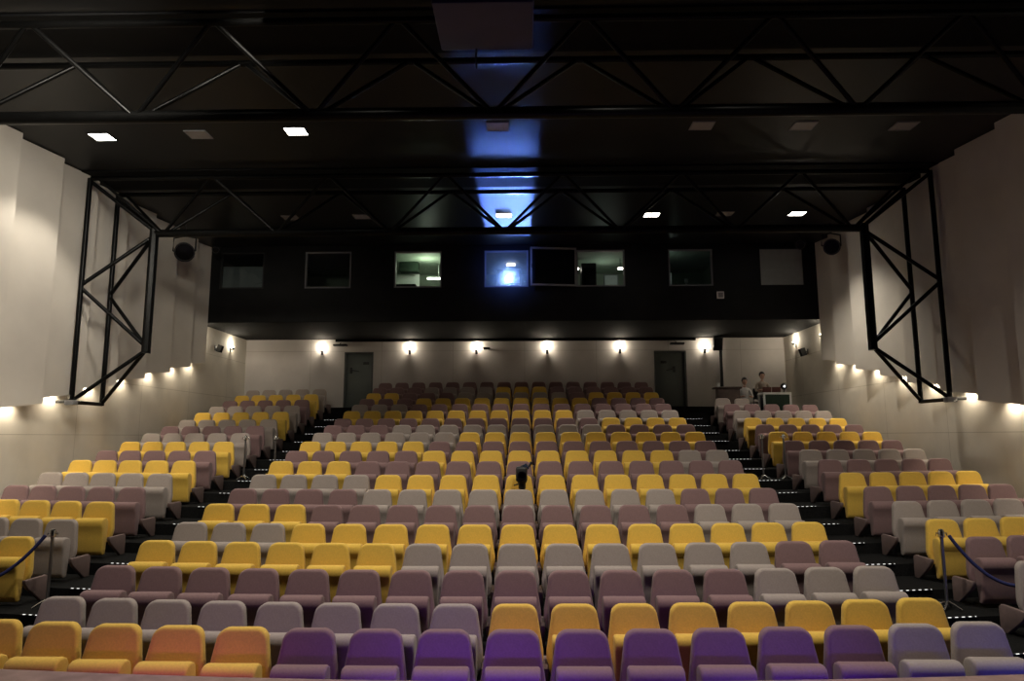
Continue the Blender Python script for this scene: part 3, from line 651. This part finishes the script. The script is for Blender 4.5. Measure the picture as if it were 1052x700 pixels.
# ------------------------------------------------------------------ sound desk and people at the back right
def table(x0, x1, y0, y1, z, h, label):
    t = empty('desk_table', (x0, y0, z)); tag(t, label, 'table'); W, D = x1-x0, y1-y0
    bm = bmesh.new(); box(bm, (0, 0, h-.06), (W, D, h), .008); link('table_top', bm, M['white'], t)
    for a in (0, W-.06):
        for d in (0, D-.05): bm = bmesh.new(); box(bm, (a, d, 0), (a+.055, d+.05, h-.06), .004); link('leg', bm, M['white'], t)
    bm = bmesh.new(); box(bm, (.06, .01, .22), (W-.06, .03, h-.065), .003); link('modesty_panel', bm, M['green'], t)
    return t
fz = row_z(18); TY = 20.9
P1 = at_y(784, 404, TY); P2 = at_y(813, 404, TY); TH = P1.z-fz
table(P1.x, P2.x, TY, TY+.5, fz, TH, 'white framed table with dark green front at the back right wall')
zt = fz+TH
def laptop(x, y, label):
    t = empty('laptop', (x, y, zt+.002)); tag(t, label, 'laptop', 'laptops on the sound table')
    bm = bmesh.new(); box(bm, (-.13, 0, 0), (.13, .2, .018), .004); link('keyboard_base', bm, M['dark'], t)
    bm = bmesh.new(); box(bm, (-.13, -.012, 0), (.13, 0, .17), .004); bm.transform(Matrix.Rotation(.2, 4, 'X')); link('lid', bm, M['red'], t)
laptop(P1.x+.14, TY+.1, 'maroon laptop lid on the white table nearest the seated person'); laptop(P1.x+.42, TY+.1, 'maroon laptop lid on the white table beside the small lamp')
t = empty('small_lamp', (P2.x-.15, TY+.2, zt)); tag(t, 'small black lamp with a bright white spot on the table', 'lamp')
bm = bmesh.new(); lathe(bm, [(.0, 0), (.07, 0), (.07, .015), (.015, .03), (.012, .1), (0, .1)], 14); link('stand', bm, M['dark'], t)
bm = bmesh.new(); ball(bm, (0, 0, .19), .1, (1, .7, 1)); link('shade', bm, M['dark'], t)
bm = bmesh.new(); ball(bm, (.0, -.065, .19), .03, (1, .5, 1)); link('bulb', bm, mat('small_white_bulb', (.9, .9, .9), .4, var=.02, emit=(1, 1, 1), estr=3), t)
# dark counter to its left
CY = 20.62
t = empty('sound_counter', (5.75, CY, fz)); tag(t, 'dark brown counter left of the white table at the back', 'counter')
L = .70
ch = at_y(745, 398, CY).z-fz
bm = bmesh.new(); box(bm, (-.1, 0, ch-.06), (L, .36, ch), .01); link('worktop', bm, M['brown'], t)
bm = bmesh.new(); box(bm, (0, .03, 0), (L-.05, .33, ch-.06), .005); link('body', bm, M['brown'], t)
for k, (u, lab) in enumerate(((729, 'white cup at the left end of the dark counter'), )):
    t = empty('paper_cup', (5.80, CY+.15, fz+ch+.001)); tag(t, lab, 'cup')
    bm = bmesh.new(); lathe(bm, [(0, 0), (.035, 0), (.045, .12), (.04, .12), (.032, .01), (0, .01)], 14); link('cup', bm, M['white'], t)

def person(loc, label, shirt, lean, head_off, reach, scale=1.0, facing=0):
    """seated figure facing -Y; origin on the floor under the hips"""
    t = empty('person', loc, (0, 0, facing)); t.scale = (scale,)*3; tag(t, label, 'person')
    V = []; E = []; R = []
    def add(p, r, par=None):
        V.append(Vector(p)); R.append(r)
        if par is not None: E.append((par, len(V)-1))
        return len(V)-1
    hz = .50
    pel = add((0, 0, hz), .13)
    bel = add((0, -.03-lean*.3, hz+.17), .125, pel); che = add((0, -.04-lean*.7, hz+.34), .14, bel); upc = add((0, -.04-lean, hz+.47), .105, che)
    nk = add((0, -.05-lean-head_off[1]*.3, hz+.55), .05, upc); add((head_off[0], -.06-lean-head_off[1], hz+.62), .05, nk)
    for s in (-1, 1):
        sh = add((s*.17, -.04-lean, hz+.45), .062, upc); el = add((s*.24, -.12-lean, hz+.21), .043, sh)
        wr = add((s*.13, -.32-lean*.6-reach, hz+.24), .030, el); pm = add((s*.115, -.40-lean*.6-reach, hz+.245), .030, wr)
        for k in range(4):
            f0 = add((s*(.145-.022*k), -.455-lean*.6-reach, hz+.25), .0105, pm); f1 = add((s*(.147-.023*k), -.485-(.006 if k in (1, 2) else 0)-lean*.6-reach, hz+.238), .0085, f0)
        th = add((s*.082, -.385-lean*.6-reach, hz+.24), .011, wr); add((s*.072, -.42-lean*.6-reach, hz+.236), .009, th)
        hp = add((s*.10, -.03, hz-.01), .10, pel); kn = add((s*.13, -.34, hz-.01), .068, hp); an = add((s*.13, -.30, .09), .045, kn); add((s*.14, -.44, .04), .035, an)
    me = bpy.data.meshes.new('body'); me.from_pydata([tuple(v) for v in V], E, []); 
    o = bpy.data.objects.new('body', me); COL.objects.link(o); o.parent = t
    sk = o.modifiers.new('skin', 'SKIN'); 
    for d, r in zip(me.skin_vertices[0].data, R): d.radius = (r, r)
    me.skin_vertices[0].data[0].use_root = True
    sb = o.modifiers.new('sub', 'SUBSURF'); sb.levels = sb.render_levels = 1
    me.materials.append(M['skin'])
    # apply and give clothing regions their own material
    dg = bpy.context.evaluated_depsgraph_get(); m2 = bpy.data.meshes.new_from_object(o.evaluated_get(dg)); o.modifiers.clear(); o.data = m2
    m2.materials.clear()
    for q in (M['skin'], shirt, M['trousers']): m2.materials.append(q)
    for p in m2.polygons:
        c = p.center; p.use_smooth = True
        fwd = -c.y
        arm_bare = fwd > .285+lean*.6+reach and c.z > hz+.14 and abs(c.x) > .05
        if c.z > hz+.535 or arm_bare: p.material_index = 0
        elif c.z < hz+.10: p.material_index = 2
        else: p.material_index = 1
    # head
    hc = Vector((head_off[0]*1.2, -.075-lean-head_off[1]*1.1, hz+.725))
    bm = bmesh.new(); ball(bm, hc, .098, (.80, .98, 1.2), 20, 16)
    ball(bm, hc+Vector((0, -.088, -.02)), .018, (.75, 1.1, 1.3), 10, 8)
    for s in (-1, 1): ball(bm, hc+Vector((s*.079, .01, -.01)), .022, (.4, .8, 1.3), 8, 6)
    ball(bm, hc+Vector((0, -.06, -.085)), .035, (1, .8, .7), 10, 8)
    link('head', bm, M['skin'], t)
    bm = bmesh.new()
    for s in (-1, 1): ball(bm, hc+Vector((s*.031, -.086, .008)), .0105, (1.2, .5, .8), 8, 6)
    link('eyes', bm, M['dark'], t)
    bm = bmesh.new(); ball(bm, hc+Vector((0, -.0905, -.062)), .014, (1.7, .4, .5), 10, 6); link('mouth', bm, mat('lips', (.30, .12, .10), .5, var=.05), t)
    bm = bmesh.new(); ball(bm, hc+Vector((0, .018, .035)), .107, (.86, .98, 1.1), 20, 16)
    for v in bm.verts:
        d = v.co-hc
        if d.y < -.02 and d.z < .055: v.co.y = hc.y-.02; v.co.z = max(v.co.z, hc.z+.02)
        if d.z < -.06: v.co.z = hc.z-.06
    link('hair', bm, M['hair'], t)
    return t
def chair(loc, label):
    t = empty('plain_chair', loc); tag(t, label, 'chair', 'dark chairs at the sound table')
    bm = bmesh.new(); box(bm, (-.22, -.12, .325), (.22, .26, .345), .01); link('seat', bm, M['dark'], t)
    bm = bmesh.new(); box(bm, (-.2, .235, .45), (.2, .26, .8), .01); link('backrest', bm, M['dark'], t)
    for x in (-.19, .19):
        for y in (-.10, .24): bm = bmesh.new(); tube(bm, [(x, y, 0), (x, y, .33 if y < 0 else .50)], .012, 8); link('leg', bm, M['steel'], t)
for u, v, yy, lab, short, sh, lean, ho, sc in ((783, 388, 22.05, 'seated person with short dark hair and beige shirt behind the laptops', 'dark chair under the person in the beige shirt', 'shirt_beige', .03, (0, .0), .96),
                                   (764, 394, 21.3, 'seated person with dark hair and white shirt bending over the counter', 'dark chair under the person in the white shirt', 'shirt_white', .10, (0, .03), .94)):
    hp = at_y(u, v, yy-.12); zfl = tread_z(hp.x, yy)
    person((hp.x, yy, zfl), lab, M[sh], lean, ho, -.09, sc)
    chair((hp.x, yy, zfl), short)

# ------------------------------------------------------------------ coloured stage wash on the first rows
for x, w, c in ((-4.3, 48, (.36, .10, 1)), (-2.5, 80, (.42, .09, 1)), (-.9, 125, (.36, .06, 1)), (.5, 125, (.36, .06, 1)), (1.9, 95, (.36, .08, 1)), (3.4, 15, (.50, .2, 1))):
    spot('stage_wash', (x, 2.6, EYE-.1), (x*1.02, 5.9, EYE-1.82), w*.78, c, 36, 1.0, .34)
for x, w, c in ((-2.8, 2.2, (.5, .06, .7)), (-.4, 6, (.16, .05, 1)), (2.0, 4, (.14, .06, 1)), (4.4, 2.2, (.10, .12, 1)), (7.0, 2.2, (.10, .2, 1))):
    d = bpy.data.lights.new('stage_lip_light', 'AREA'); d.shape = 'RECTANGLE'; d.size = 1.6; d.size_y = .08; d.energy = w; d.color = c
    o = bpy.data.objects.new('stage_lip_light', d); COL.objects.link(o); o.location = (x, 4.95+.0165*x*x, EYE-1.86); o.rotation_euler = (math.radians(97), 0, 0)

# ------------------------------------------------------------------ world and view
w = bpy.data.worlds.new('world'); scn.world = w; w.use_nodes = True
w.node_tree.nodes['Background'].inputs[0].default_value = (.9, .85, .8, 1); w.node_tree.nodes['Background'].inputs[1].default_value = .004
vs = scn.view_settings; scn.display_settings.display_device = 'sRGB'
vs.view_transform = 'Standard'; vs.look = 'None'; vs.gamma = 1; vs.use_curve_mapping = False; vs.exposure = 0.0
